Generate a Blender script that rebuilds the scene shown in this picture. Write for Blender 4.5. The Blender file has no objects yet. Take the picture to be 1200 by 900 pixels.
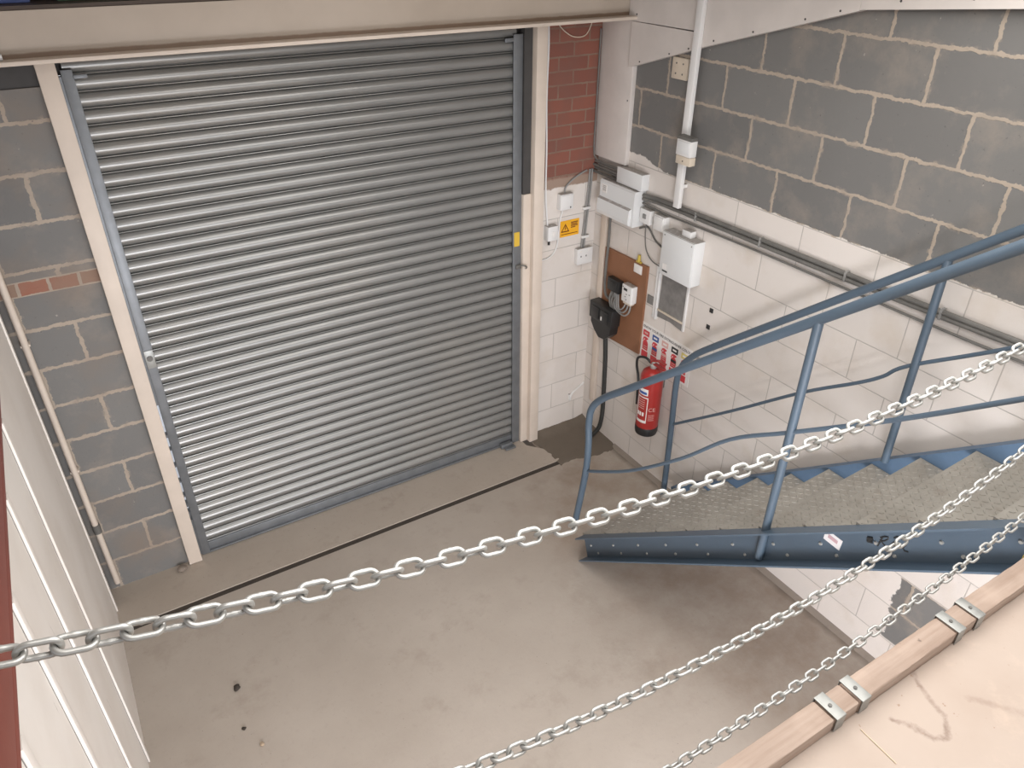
import bpy, bmesh, math, random
from mathutils import Vector, Matrix
random.seed(7)
sc = bpy.context.scene
COL = sc.collection

# ------------------------------------------------------------------ camera
cd = bpy.data.cameras.new('camera'); cam = bpy.data.objects.new('camera', cd); COL.objects.link(cam)
yaw, pit, rol = math.radians(31.50478), math.radians(-32.06534), math.radians(0.21818)
fw = Vector((math.sin(yaw)*math.cos(pit), math.cos(yaw)*math.cos(pit), math.sin(pit)))
rt = Vector((math.cos(yaw), -math.sin(yaw), 0)); up = rt.cross(fw)
r2 = math.cos(rol)*rt + math.sin(rol)*up; u2 = -math.sin(rol)*rt + math.cos(rol)*up
M = Matrix((r2, u2, -fw)).transposed().to_4x4(); M.translation = (0, 0, 3.58)
cam.matrix_world = M
cd.sensor_width = 36; cd.sensor_fit = 'HORIZONTAL'; cd.lens = 878.05/1200*36
cd.clip_start = 0.05; cd.clip_end = 200
sc.camera = cam

# ------------------------------------------------------------------ light
w = bpy.data.worlds.new('sky'); sc.world = w; w.use_nodes = True
bg = w.node_tree.nodes['Background']; bg.inputs[0].default_value = (0.93, 0.95, 1.0, 1); bg.inputs[1].default_value = 1.1
def area(name, loc, target, sx, sy, power, color):
    l = bpy.data.lights.new(name, 'AREA'); l.shape = 'RECTANGLE'; l.size = sx; l.size_y = sy
    l.energy = power; l.color = color
    o = bpy.data.objects.new(name, l); COL.objects.link(o); o.location = loc
    o.rotation_euler = (Vector(target)-Vector(loc)).to_track_quat('-Z', 'Y').to_euler()
area('rooflight', (1.45, 1.0, 3.72), (1.25, 0.75, 0.0), 2.7, 3.0, 108, (1.0, 0.978, 0.95))
area('rear_window', (0.9, -1.6, 1.0), (0.9, 2.0, .7), 2.6, 1.6, 95, (0.93, 0.945, 1.0))
area('side_fill', (-0.37, -0.65, 1.05), (1.6, 0.9, .85), 1.7, 1.5, 185, (0.93, 0.945, 1.0))  # added fill from the left to brighten the stair web, no real opening
sc.view_settings.view_transform = 'Standard'; sc.view_settings.look = 'None'
sc.view_settings.gamma = 1; sc.view_settings.use_curve_mapping = False
sc.view_settings.exposure = 0.0

# ------------------------------------------------------------------ materials
class NT:
    def __init__(s, name):
        s.m = bpy.data.materials.new(name); s.m.use_nodes = True
        s.t = s.m.node_tree; s.b = s.t.nodes['Principled BSDF']
        s.pos = s.n('ShaderNodeTexCoord').outputs['Object']
    def n(s, typ, **kw):
        x = s.t.nodes.new(typ)
        for k, v in kw.items(): setattr(x, k, v)
        return x
    def link(s, a, b): s.t.links.new(a, b)
    def put(s, sock, v):
        if isinstance(v, bpy.types.NodeSocket): s.link(v, sock)
        elif isinstance(v, (tuple, list)) and len(v) == 3 and sock.type == 'RGBA': sock.default_value = (*v, 1)
        else: sock.default_value = v
    def math(s, op, a, b=0.0, c=None):
        x = s.n('ShaderNodeMath', operation=op); s.put(x.inputs[0], a); s.put(x.inputs[1], b)
        if c is not None: s.put(x.inputs[2], c)
        return x.outputs[0]
    def vmath(s, op, a, b):
        x = s.n('ShaderNodeVectorMath', operation=op); s.put(x.inputs[0], a); s.put(x.inputs[1], b); return x.outputs[0]
    def mix(s, f, a, b, mode='MIX'):
        x = s.n('ShaderNodeMix', data_type='RGBA', blend_type=mode, clamp_factor=True)
        s.put(x.inputs[0], f); s.put(x.inputs[6], a); s.put(x.inputs[7], b); return x.outputs[2]
    def noise(s, scale, detail=4, rough=.55, vec=None, out=0):
        x = s.n('ShaderNodeTexNoise'); s.put(x.inputs['Vector'], vec if vec is not None else s.pos)
        x.inputs['Scale'].default_value = scale; x.inputs['Detail'].default_value = detail; x.inputs['Roughness'].default_value = rough
        return x.outputs[out]
    def ramp(s, v, lo, hi):
        x = s.n('ShaderNodeMapRange', clamp=True); s.put(x.inputs[0], v); s.put(x.inputs[1], lo); s.put(x.inputs[2], hi)
        return x.outputs[0]
    def sep(s, v=None):
        x = s.n('ShaderNodeSeparateXYZ'); s.put(x.inputs[0], v if v is not None else s.pos); return x.outputs
    def comb(s, x, y, z=0.0):
        c = s.n('ShaderNodeCombineXYZ')
        for i, v in enumerate((x, y, z)): s.put(c.inputs[i], v)
        return c.outputs[0]
    def brick(s, vec, c1, c2, mo, bw, rh, ms, smooth=.15, bias=0.0):
        x = s.n('ShaderNodeTexBrick'); s.put(x.inputs['Vector'], vec)
        for k, v in (('Color1', c1), ('Color2', c2), ('Mortar', mo)): s.put(x.inputs[k], v)
        for k, v in (('Scale', 1.0), ('Mortar Size', ms), ('Mortar Smooth', smooth), ('Bias', bias), ('Brick Width', bw), ('Row Height', rh)): x.inputs[k].default_value = v
        return x.outputs
    def bump(s, h, strength=.3, dist=.01):
        x = s.n('ShaderNodeBump'); x.inputs['Strength'].default_value = strength; x.inputs['Distance'].default_value = dist
        s.put(x.inputs['Height'], h); s.link(x.outputs[0], s.b.inputs['Normal'])
    def done(s, col, rough=.6, metal=0.0, spec=None):
        s.put(s.b.inputs['Base Color'], col); s.put(s.b.inputs['Roughness'], rough); s.put(s.b.inputs['Metallic'], metal)
        if spec is not None: s.b.inputs['Specular IOR Level'].default_value = spec
        return s.m

def plain(name, col, rough=.5, metal=0.0, var=.12, scale=14, bump=0.0, bscale=60):
    t = NT(name); f = t.noise(scale)
    dark = tuple(c*(1-var) for c in col); light = tuple(min(1, c*(1+var)) for c in col)
    c = t.mix(t.ramp(f, .3, .7), dark, light)
    if bump: t.bump(t.noise(bscale), bump, .004)
    return t.done(c, rough, metal)

def dark_top(name, col, rough):
    t = NT(name); g = t.n('ShaderNodeNewGeometry')
    nz = t.sep(g.outputs['Normal'])[2]
    f = t.math('MULTIPLY', t.ramp(nz, .75, .9), t.ramp(t.noise(40, 5, .7), .2, .5))
    c = t.mix(t.math('MULTIPLY', f, .85), col, (.25, .22, .195))  # up-facing faces mixed patchily toward a darker grey-brown
    return t.done(c, rough)

def worn(name, col, chip, rough=.5, amount=.66, scale=22):
    t = NT(name); f = t.noise(scale, 6, .7)
    c = t.mix(t.ramp(t.noise(5), .3, .7), tuple(x*.93 for x in col), tuple(min(1, x*1.05) for x in col))
    c = t.mix(t.ramp(f, amount, amount+.04), c, chip)
    t.bump(t.noise(90), .1, .003)
    return t.done(c, rough)

WHITE = (.66, .61, .565)
def painted_layers(t, vec, white=WHITE):
    # masonry paint over blocks: the joints still read as thin grooves
    b = t.brick(vec, white, tuple(c*.95 for c in white), tuple(c*.66 for c in white), .45, .2257, .0035, .5)
    c = t.mix(t.ramp(t.noise(3.5, 6), .52, .78), b[0], tuple(x*y for x, y in zip(white, (.86, .82, .76))))
    c = t.mix(t.ramp(t.noise(60, 3), .74, .8), c, (.3, .27, .24))
    return c, b[1]
BLK1, BLK2, MORT = (.150, .146, .140), (.180, .176, .168), (.375, .315, .255)
def block_layers(t, vec, ms=.0085):
    d = t.vmath('SUBTRACT', t.noise(16, 5, .7, out=1), (.5, .5, .5))
    d = t.vmath('MULTIPLY', d, (.036, .036, 0))
    d2 = t.vmath('MULTIPLY', t.vmath('SUBTRACT', t.noise(55, 3, .6, out=1), (.5, .5, .5)), (.012, .012, 0))
    v2 = t.vmath('ADD', t.vmath('ADD', vec, d), d2)
    b = t.brick(v2, BLK1, BLK2, MORT, .45, .2257, ms, .25)
    wide = t.brick(v2, BLK1, BLK2, MORT, .45, .2257, ms*2.4, .5)
    scab = t.math('MULTIPLY', wide[1], t.ramp(t.noise(13, 5, .7), .54, .66))
    c = t.mix(t.ramp(t.noise(4, 6, .65), .50, .85), b[0], (.27, .235, .20))
    c = t.mix(t.math('MULTIPLY', scab, .75), c, (.30, .255, .21))
    c = t.mix(t.ramp(t.noise(55, 5, .7), .30, .36), tuple((.10, .095, .09)), c)
    c = t.mix(t.ramp(t.noise(24, 4, .7), .70, .74), c, (.34, .31, .28))
    return c, b[1]

def mat_wall_right():
    t = NT('right_wall_blocks'); X, Y, Z = t.sep()
    vec = t.comb(t.math('ADD', Y, 9-.115), t.math('ADD', Z, .2257*20-2.232))
    bc, bf = block_layers(t, vec); pc, pf = painted_layers(t, vec)
    n = t.math('MULTIPLY', t.math('SUBTRACT', t.noise(14, 5, .7), .5), .05)
    line = t.math('ADD', 2.236, n)
    rise = t.math('MULTIPLY', t.ramp(Y, 3.44, 3.62), .05)
    paint = t.ramp(Z, t.math('ADD', t.math('ADD', line, rise), .004), t.math('ADD', line, rise))
    # a stretch low under the stair where the paint layer has come away
    n2 = t.math('MULTIPLY', t.math('SUBTRACT', t.noise(9, 4, .7), .5), .16)
    e1 = t.ramp(t.math('ADD', Y, n2), 1.315, 1.305)
    e2 = t.ramp(t.math('ADD', Z, t.math('MULTIPLY', n2, .15)), .205, .215)
    e3 = t.ramp(t.math('ADD', Z, t.math('MULTIPLY', n2, .15)), .650, .642)
    bare = t.math('MULTIPLY', t.math('MULTIPLY', e1, e2), e3)
    paint = t.math('SUBTRACT', paint, bare)
    c = t.mix(paint, bc, pc)
    h = t.math('ADD', t.math('MULTIPLY', t.noise(70, 5, .7), .35), t.math('MULTIPLY', t.math('SUBTRACT', 1.0, pf), t.math('MULTIPLY', paint, .5)))
    h = t.math('ADD', h, t.math('MULTIPLY', bf, t.math('SUBTRACT', .5, t.math('MULTIPLY', paint, .5))))
    h = t.math('ADD', h, t.math('MULTIPLY', paint, .5))
    t.bump(h, .5, .006)
    return t.done(c, .75)

def mat_wall_front_left():
    t = NT('front_wall_blocks'); X, Y, Z = t.sep()
    up_ = t.math('MULTIPLY', t.math('GREATER_THAN', Z, 2.02), .3037)
    z2 = t.math('SUBTRACT', Z, up_)
    vec = t.comb(t.math('ADD', X, 9+.125-.225*0), t.math('ADD', z2, .2257*20+.002))
    bc, bf = block_layers(t, vec, .0105)
    vb = t.comb(t.math('ADD', X, 9.02), t.math('SUBTRACT', Z, 1.985))
    d = t.vmath('MULTIPLY', t.vmath('SUBTRACT', t.noise(16, 5, .7, out=1), (.5, .5, .5)), (.02, .02, 0))
    rb = t.brick(t.vmath('ADD', vb, d), (.29, .115, .075), (.25, .165, .12), MORT, .135, .078, .008, .2)
    band = t.math('MULTIPLY', t.math('GREATER_THAN', Z, 1.985), t.math('LESS_THAN', Z, 2.063))
    c = t.mix(band, bc, rb[0])
    # dark lintel tone above
    c = t.mix(t.ramp(t.noise(2.5, 5), .5, .9), c, (.22, .17, .13))
    h = t.math('ADD', t.math('MULTIPLY', t.noise(70, 5, .7), .4), t.math('MULTIPLY', bf, .4))
    t.bump(h, .5, .006)
    return t.done(c, .85)

def mat_wall_front_right():
    t = NT('front_wall_brick_and_paint'); X, Y, Z = t.sep()
    vec = t.comb(t.math('ADD', X, 9-.18), t.math('ADD', Z, .2257*20+.003))
    pc, pf = painted_layers(t, vec)
    d = t.vmath('MULTIPLY', t.vmath('SUBTRACT', t.noise(18, 5, .7, out=1), (.5, .5, .5)), (.014, .014, 0))
    vb = t.vmath('ADD', t.comb(t.math('ADD', X, 9.08), t.math('SUBTRACT', Z, 1.02)), d)
    rb = t.brick(vb, (.235, .083, .055), (.19, .07, .05), (.205, .135, .10), .225, .0825, .006, .3)
    rc = t.mix(t.ramp(t.noise(7, 5), .4, .8), rb[0], (.17, .08, .06))
    n = t.math('MULTIPLY', t.math('SUBTRACT', t.noise(15, 5, .7), .5), .05)
    zz = t.math('ADD', Z, n)
    paint = t.ramp(zz, 2.020, 2.012)
    ledge = t.math('MULTIPLY', t.ramp(zz, 2.09, 2.07), t.math('SUBTRACT', 1.0, paint))
    c = t.mix(paint, t.mix(ledge, rc, (.30, .215, .165)), pc)
    h = t.math('ADD', t.math('MULTIPLY', t.noise(70, 5, .7), .35), t.math('MULTIPLY', t.math('SUBTRACT', 1.0, t.math('MULTIPLY', rb[1], t.math('SUBTRACT', 1.0, paint))), .4))
    h = t.math('ADD', h, t.math('MULTIPLY', t.math('SUBTRACT', 1.0, pf), t.math('MULTIPLY', paint, .5)))
    t.bump(h, .5, .006)
    return t.done(c, .78)

def mat_concrete(name, base, tint, stain, rough=.62):
    t = NT(name)
    c = t.mix(t.ramp(t.noise(1.1, 7, .62), .32, .72), base, tint)
    c = t.mix(t.ramp(t.noise(2.7, 6, .7), .56, .80), c, stain)
    c = t.mix(t.math('MULTIPLY', t.ramp(t.noise(28, 6, .75), .55, .75), .35), c, tuple(x*.72 for x in base))
    c = t.mix(t.ramp(t.noise(95, 2, .5), .735, .77), c, (.10, .085, .07))
    t.bump(t.noise(45, 8, .7), .18, .006)
    return t.done(c, t.math('ADD', rough-.12, t.math('MULTIPLY', t.noise(2.0, 4), .26)))

def mat_floor():
    t = NT('floor_concrete'); X, Y, Z = t.sep()
    base, tint, stain = (.36, .312, .265), (.43, .38, .33), (.265, .218, .175)
    c = t.mix(t.ramp(t.noise(1.1, 7, .62), .32, .72), base, tint)
    c = t.mix(t.math('MULTIPLY', t.ramp(t.noise(2.7, 6, .7), .55, .78), .7), c, stain)
    # brown damp staining on the slab beside the right wall
    n = t.math('MULTIPLY', t.math('SUBTRACT', t.noise(1.8, 6, .65), .5), 1.6)
    st = t.ramp(t.math('ADD', X, n), 2.05, 2.5)
    st = t.math('MULTIPLY', st, t.ramp(t.noise(3.3, 6, .7), .36, .62))
    c = t.mix(t.math('MULTIPLY', st, .6), c, (.25, .185, .138))
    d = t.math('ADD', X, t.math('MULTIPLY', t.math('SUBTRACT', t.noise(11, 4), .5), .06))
    c = t.mix(t.math('MULTIPLY', t.ramp(d, 3.12, 3.19), .8), c, (.12, .10, .08))  # separate narrow darker band along the foot of the right wall
    c = t.mix(t.math('MULTIPLY', t.ramp(t.noise(28, 6, .75), .55, .75), .3), c, tuple(x*.72 for x in base))
    c = t.mix(t.ramp(t.noise(95, 2, .5), .745, .775), c, (.10, .085, .07))
    t.bump(t.noise(45, 8, .7), .15, .006)
    return t.done(c, t.math('ADD', .42, t.math('MULTIPLY', t.noise(2.0, 4), .3)))

def mat_board_left():
    t = NT('white_boarding'); X, Y, Z = t.sep()
    c = t.mix(t.ramp(t.noise(2, 6), .4, .8), (.76, .715, .665), (.66, .60, .54))
    sv = t.vmath('MULTIPLY', t.pos, (8, 26, 3))
    c = t.mix(t.math('MULTIPLY', t.ramp(t.noise(1.0, 5, .7, sv), .68, .73), .6), c, (.27, .24, .21))
    t.bump(t.noise(30, 4), .1, .004)
    return t.done(c, .6)

def mat_wood(name, c1, c2, axis='X', rough=.65):
    t = NT(name)
    s = {'X': (1.5, 26, 26), 'Z': (26, 26, 1.5)}[axis]
    v = t.vmath('MULTIPLY', t.pos, s)
    f = t.noise(1.6, 6, .65, v)
    c = t.mix(t.ramp(f, .3, .7), c1, c2)
    c = t.mix(t.math('MULTIPLY', t.ramp(t.noise(6, 5), .5, .75), .5), c, tuple(x*1.25 for x in c2))
    c = t.mix(t.ramp(t.noise(26, 3), .70, .76), c, tuple(x*.4 for x in c1))
    t.bump(f, .3, .004)
    return t.done(c, rough)

def mat_mezz():
    t = NT('mezzanine_boarding'); X, Y, Z = t.sep()
    c = t.mix(t.ramp(t.noise(2.6, 6), .35, .75), (.43, .345, .287), (.49, .412, .355))
    c = t.mix(t.math('MULTIPLY', t.ramp(t.noise(9, 6, .7), .56, .72), .5), c, (.56, .45, .37))
    # one wandering dark stain line on the boards
    wob = t.vmath('MULTIPLY', t.vmath('SUBTRACT', t.noise(22, 4, .7, out=1), (.5, .5, .5)), (.03, .03, 0))
    p = t.vmath('ADD', t.comb(X, Y), wob)
    path = [(1.385, .478), (1.353, .416), (1.343, .364), (1.302, .332), (1.272, .342), (1.258, .385), (1.236, .42)]
    tail = [(1.43, .36), (1.47, .31), (1.50, .27)]
    def strand(pts, w0, col, k, c):
        d = None
        for (ax, ay), (bx, by) in zip(pts, pts[1:]):
            pa = t.vmath('SUBTRACT', p, (ax, ay, 0)); ba = Vector((bx-ax, by-ay, 0))
            x = t.n('ShaderNodeVectorMath', operation='DOT_PRODUCT'); t.put(x.inputs[0], pa); t.put(x.inputs[1], tuple(ba/ba.length_squared))
            h = t.math('MINIMUM', t.math('MAXIMUM', x.outputs['Value'], 0.0), 1.0)
            y = t.n('ShaderNodeVectorMath', operation='SCALE'); t.put(y.inputs[0], tuple(ba)); t.put(y.inputs['Scale'], h)
            l = t.n('ShaderNodeVectorMath', operation='LENGTH'); t.put(l.inputs[0], t.vmath('SUBTRACT', pa, y.outputs[0]))
            d = l.outputs['Value'] if d is None else t.math('MINIMUM', d, l.outputs['Value'])
        f = t.math('MULTIPLY', t.ramp(d, w0, w0*.2), t.ramp(t.noise(40, 4, .7), .25, .6))
        return t.mix(t.math('MULTIPLY', f, k), c, col)
    c = strand(path, .009, (.24, .17, .135), .8, c)
    c = strand(tail, .012, (.30, .22, .175), .5, c)
    c = t.mix(t.ramp(t.noise(70, 2), .73, .77), c, (.34, .24, .18))
    t.bump(t.noise(60, 6, .7), .15, .004)
    return t.done(c, .7)

def mat_galv_shutter():
    t = NT('galvanised_laths')
    v = t.vmath('MULTIPLY', t.pos, (1.2, 1, 9))
    c = t.mix(t.ramp(t.noise(3, 5, .6, v), .3, .7), (.245, .245, .236), (.285, .283, .272))
    c = t.mix(t.math('MULTIPLY', t.ramp(t.noise(1.2, 5), .5, .8), .35), c, (.36, .33, .29))
    return t.done(c, t.math('ADD', .30, t.math('MULTIPLY', t.noise(2, 2), .08)), .5)

def mat_tread():
    t = NT('checker_plate')
    c = t.mix(t.ramp(t.noise(5, 6, .65), .3, .7), (.255, .238, .208), (.345, .325, .29))
    c = t.mix(t.math('MULTIPLY', t.ramp(t.noise(14, 5, .7), .55, .7), .6), c, (.22, .19, .16))
    return t.done(c, .5, .25)

m_wr = mat_wall_right(); m_fl = mat_wall_front_left(); m_fr = mat_wall_front_right()
m_floor = mat_floor()
m_thresh = mat_concrete('threshold_concrete', (.38, .325, .27), (.43, .375, .32), (.29, .24, .195))
m_damp = mat_concrete('dark_mortar', (.125, .102, .078), (.15, .122, .095), (.105, .083, .062), .8)
m_mortar = mat_concrete('grey_mortar', (.22, .18, .15), (.27, .23, .19), (.17, .14, .11), .8)
m_board = mat_board_left(); m_mezz = mat_mezz()
m_cream = worn('cream_gloss_paint', (.62, .535, .455), (.25, .15, .10), .55, .70)
def mat_beam():
    t = NT('cream_beam_paint'); X, Y, Z = t.sep()
    c = t.mix(t.ramp(t.noise(2.5, 6), .3, .75), (.47, .40, .33), (.40, .335, .27))
    n = t.math('MULTIPLY', t.math('SUBTRACT', t.noise(9, 5, .7), .5), .012)
    c = t.mix(t.ramp(t.math('ADD', Z, n), 3.101, 3.094), c, (.20, .135, .09))
    c = t.mix(t.ramp(t.noise(16, 6, .7), .73, .76), c, (.24, .17, .12))
    return t.done(c, .5)
m_creamb = mat_beam()
m_whitebox = worn('white_boxing_board', (.60, .555, .52), (.33, .29, .25), .55, .76, 30)
m_galv = mat_galv_shutter(); m_tread = mat_tread()
m_guide = plain('grey_steel_guide', (.185, .195, .205), .45, .45, .1)
m_dark = plain('dark_recess_board', (.05, .047, .045), .7)
m_darkwood = mat_wood('dark_timber', (.05, .034, .026), (.085, .06, .045))
m_blue = worn('blue_steel_paint', (.075, .108, .145), (.15, .13, .12), .42, .74, 30)
m_bluein = worn('bright_blue_steel_paint', (.08, .13, .20), (.15, .13, .12), .45, .76, 30)
m_steelp = plain('pale_bolt_zinc', (.42, .42, .40), .45, .5)
m_chain = plain('zinc_chain', (.46, .46, .44), .34, .5, .06, 40)
m_timber = mat_wood('weathered_timber', (.30, .215, .165), (.43, .335, .275))
m_strap = plain('galvanised_strap', (.34, .345, .33), .45, .5, .12, 30)
m_white = dark_top('white_plastic', (.70, .69, .675), .4)
m_whitem = dark_top('white_metal_case', (.66, .665, .66), .38)
m_cream_p = plain('aged_cream_plastic', (.60, .52, .42), .45, 0, .05)
m_black = plain('black_plastic', (.018, .018, .018), .42, 0, .2)
m_blackr = plain('black_cable', (.025, .026, .024), .5, 0, .2)
m_greyc = plain('grey_cable', (.24, .235, .225), .5, 0, .1)
m_greyd = plain('dark_grey_cable', (.13, .125, .115), .5, 0, .15)
m_brownb = plain('brown_meter_board', (.235, .105, .052), .6, 0, .1, 5)
m_panel = plain('bare_grey_panel', (.19, .18, .17), .75, 0, .2, 18, .3)
m_red = plain('extinguisher_red', (.33, .026, .022), .28, 0, .05)
m_redp = plain('printed_red', (.55, .05, .06), .5, 0, .05)
m_pinkp = plain('printed_faded_pink', (.62, .38, .34), .5, 0, .05)
m_bluep = plain('printed_blue', (.04, .09, .28), .5, 0, .05)
m_blackp = plain('printed_black', (.025, .025, .025), .5, 0, .05)
m_yellowp = plain('printed_yellow', (.65, .55, .18), .5, 0, .05)
m_paper = plain('poster_white', (.74, .71, .68), .45, 0, .03)
m_sign = plain('sign_amber', (.80, .40, .02), .45, 0, .06)
m_signd = plain('sign_dark_red', (.13, .03, .01), .5)
m_yel = plain('yellow_sticker', (.66, .43, .05), .5, 0, .05)
m_redox = worn('red_oxide_steel', (.20, .055, .040), (.12, .05, .04), .55, .72)
m_groove = plain('groove_shade', (.05, .04, .032), .9)  # near-black colour standing in for the shade inside the floor groove
m_outside = plain('pavement', (.72, .74, .78), .8)
m_sticker = plain('white_label_paper', (.72, .70, .70), .5, 0, .03)
m_stickp = plain('faded_pink_print', (.50, .33, .35), .5)
m_brass = plain('brass_yellow', (.55, .42, .08), .4, .4)
m_bluebox = plain('blue_plastic', (.13, .18, .42), .45, 0, .1)
m_greenbox = plain('dull_green_plastic', (.10, .17, .11), .5, 0, .1)
m_debris = plain('dark_debris', (.045, .035, .028), .9, 0, .3, 60)
m_debrisl = plain('pale_debris', (.36, .28, .2), .9, 0, .3, 60)
m_straw = plain('pale_straw', (.72, .58, .42), .7)

# ------------------------------------------------------------------ mesh helpers
class MB:
    def __init__(s): s.bm = bmesh.new()
    def _add(s, verts, faces):
        v = [s.bm.verts.new(p) for p in verts]
        for f in faces:
            try: s.bm.faces.new([v[i] for i in f])
            except ValueError: pass
        return s
    def box(s, x0, x1, y0, y1, z0, z1, bev=0.0, seg=2):
        b = bmesh.new()
        bmesh.ops.create_cube(b, size=1)
        for v in b.verts: v.co = Vector(((x0+x1)/2+v.co.x*(x1-x0), (y0+y1)/2+v.co.y*(y1-y0), (z0+z1)/2+v.co.z*(z1-z0)))
        if bev: bmesh.ops.bevel(b, geom=list(b.edges), offset=bev, segments=seg, affect='EDGES', profile=.5)
        s.merge(b); return s
    def merge(s, b):
        b.verts.index_update(); vs = [s.bm.verts.new(v.co) for v in b.verts]
        for f in b.faces:
            try: s.bm.faces.new([vs[v.index] for v in f.verts])
            except ValueError: pass
        b.free()
    def prism(s, poly, axis, a, b):
        def P(u, v, t): return {'X': (t, u, v), 'Y': (u, t, v), 'Z': (u, v, t)}[axis]
        n = len(poly)
        s._add([P(u, v, a) for u, v in poly]+[P(u, v, b) for u, v in poly],
               [tuple(range(n)), tuple(range(2*n-1, n-1, -1))]+[(i, (i+1) % n, n+(i+1) % n, n+i) for i in range(n)])
        return s
    def tube(s, path, r, n=10, closed=False, rs=None):
        P = [Vector(p) for p in path]; rings = []; N = None
        k = len(P)
        for i, p in enumerate(P):
            if closed: t = (P[(i+1) % k]-P[i-1])
            else: t = (P[min(i+1, k-1)]-P[max(i-1, 0)])
            t.normalize()
            if N is None:
                N = t.cross(Vector((0, 0, 1)) if abs(t.z) < .9 else Vector((1, 0, 0)))
            N = (N-t*N.dot(t)).normalized(); B = t.cross(N)
            rr = rs[i] if rs else r
            rings.append([s.bm.verts.new(p+(N*math.cos(2*math.pi*j/n)+B*math.sin(2*math.pi*j/n))*rr) for j in range(n)])
        m = k if closed else k-1
        for i in range(m):
            a, b = rings[i], rings[(i+1) % k]
            for j in range(n): s.bm.faces.new((a[j], a[(j+1) % n], b[(j+1) % n], b[j]))
        if not closed:
            s.bm.faces.new(rings[0][::-1]); s.bm.faces.new(rings[-1])
        return s
    def lathe(s, prof, c, n=28):
        rings = []
        for r, z in prof:
            if r < 1e-6: rings.append([s.bm.verts.new((c[0], c[1], z))])
            else: rings.append([s.bm.verts.new((c[0]+r*math.cos(2*math.pi*j/n), c[1]+r*math.sin(2*math.pi*j/n), z)) for j in range(n)])
        for a, b in zip(rings, rings[1:]):
            for j in range(n):
                q = [a[j % len(a)], a[(j+1) % len(a)], b[(j+1) % len(b)], b[j % len(b)]]
                q2 = []
                for v in q:
                    if v not in q2: q2.append(v)
                if len(q2) > 2: s.bm.faces.new(q2)
        return s
    def curved(s, c, r, a0, a1, z0, z1, th=.0012, n=12):
        vs = []; fs = []
        for i in range(n+1):
            a = a0+(a1-a0)*i/n
            for rr in (r, r+th):
                for z in (z0, z1): vs.append((c[0]+rr*math.cos(a), c[1]+rr*math.sin(a), z))
        for i in range(n):
            b = 4*i
            fs += [(b, b+4, b+5, b+1), (b+2, b+3, b+7, b+6), (b, b+2, b+6, b+4), (b+1, b+5, b+7, b+3)]
        fs += [(0, 1, 3, 2), (4*n, 4*n+2, 4*n+3, 4*n+1)]
        return s._add(vs, fs)
    def build(s, name, mat, parent=None, smooth=True, ang=35):
        bmesh.ops.remove_doubles(s.bm, verts=s.bm.verts, dist=1e-6)
        bmesh.ops.recalc_face_normals(s.bm, faces=s.bm.faces)
        if smooth:
            for f in s.bm.faces: f.smooth = True
            for e in s.bm.edges:
                if len(e.link_faces) == 2 and e.calc_face_angle(0) > math.radians(ang): e.smooth = False
        me = bpy.data.meshes.new(name); s.bm.to_mesh(me); s.bm.free(); me.materials.append(mat)
        return link(name, me, parent)
def wloc(o):
    v = Vector((0, 0, 0))
    while o: v += o.location; o = o.parent
    return v
def link(name, me, parent=None):
    o = bpy.data.objects.new(name, me); COL.objects.link(o)
    if parent: o.parent = parent; o.location = -wloc(parent)
    return o
def bezier(pts, sub=6):
    P = [Vector(p) for p in pts]; out = []
    for i in range(len(P)-1):
        a = P[max(i-1, 0)]; b = P[i]; c = P[i+1]; d = P[min(i+2, len(P)-1)]
        for j in range(sub):
            t = j/sub
            out.append(.5*((2*b)+(c-a)*t+(2*a-5*b+4*c-d)*t*t+(3*b-3*c+d-a)*t**3))
    out.append(P[-1]); return out
def tag(o, label, cat, group=None):
    o['label'] = label; o['category'] = cat
    if group: o['group'] = group
    return o
def thing(name, loc, label, cat, group=None):
    o = bpy.data.objects.new(name, None); o.empty_display_size = .1; COL.objects.link(o); o.location = loc
    return tag(o, label, cat, group)
def struct(o): o['kind'] = 'structure'; return o
def text_mesh(name, txt, size, origin, ux, uy, mat, parent, th=.0006, sx=1.0, align='LEFT'):
    ux = Vector(ux); uy = Vector(uy); nn = ux.cross(uy)
    c = bpy.data.curves.new(name, 'FONT'); c.body = txt; c.size = size; c.extrude = th; c.align_x = align; c.resolution_u = 3
    o = bpy.data.objects.new(name, c); COL.objects.link(o)
    bpy.context.view_layer.update()
    me = bpy.data.meshes.new_from_object(o.evaluated_get(bpy.context.evaluated_depsgraph_get()))
    bpy.data.objects.remove(o); bpy.data.curves.remove(c)
    T = Matrix((ux*sx, uy, nn)).transposed().to_4x4(); T.translation = Vector(origin)
    me.transform(T); me.name = name; me.materials.clear(); me.materials.append(mat)
    return link(name, me, parent)

XR = 3.2          # face of the right wall
YF = 4.09         # face of the front wall

# ================================================================== STRUCTURE
struct(MB().box(-5.2, 3.4, -4.2, 3.692, -.15, 0).build('floor', m_floor))
struct(MB().box(-5.2, 3.4, 3.692, 3.7295, -.15, .0).build('trim_1', m_groove))
struct(MB().prism([(-.5, 3.73), (2.70, 3.73), (2.725, 3.742), (2.70, 3.90), (2.60, 4.02), (2.60, 4.5), (-.5, 4.5)], 'Z', -.15, .008).build('trim_2', m_thresh))
struct(MB().box(2.66, 3.4, 3.692, 4.5, -.15, -.001).build('trim_3', m_mortar))
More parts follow.
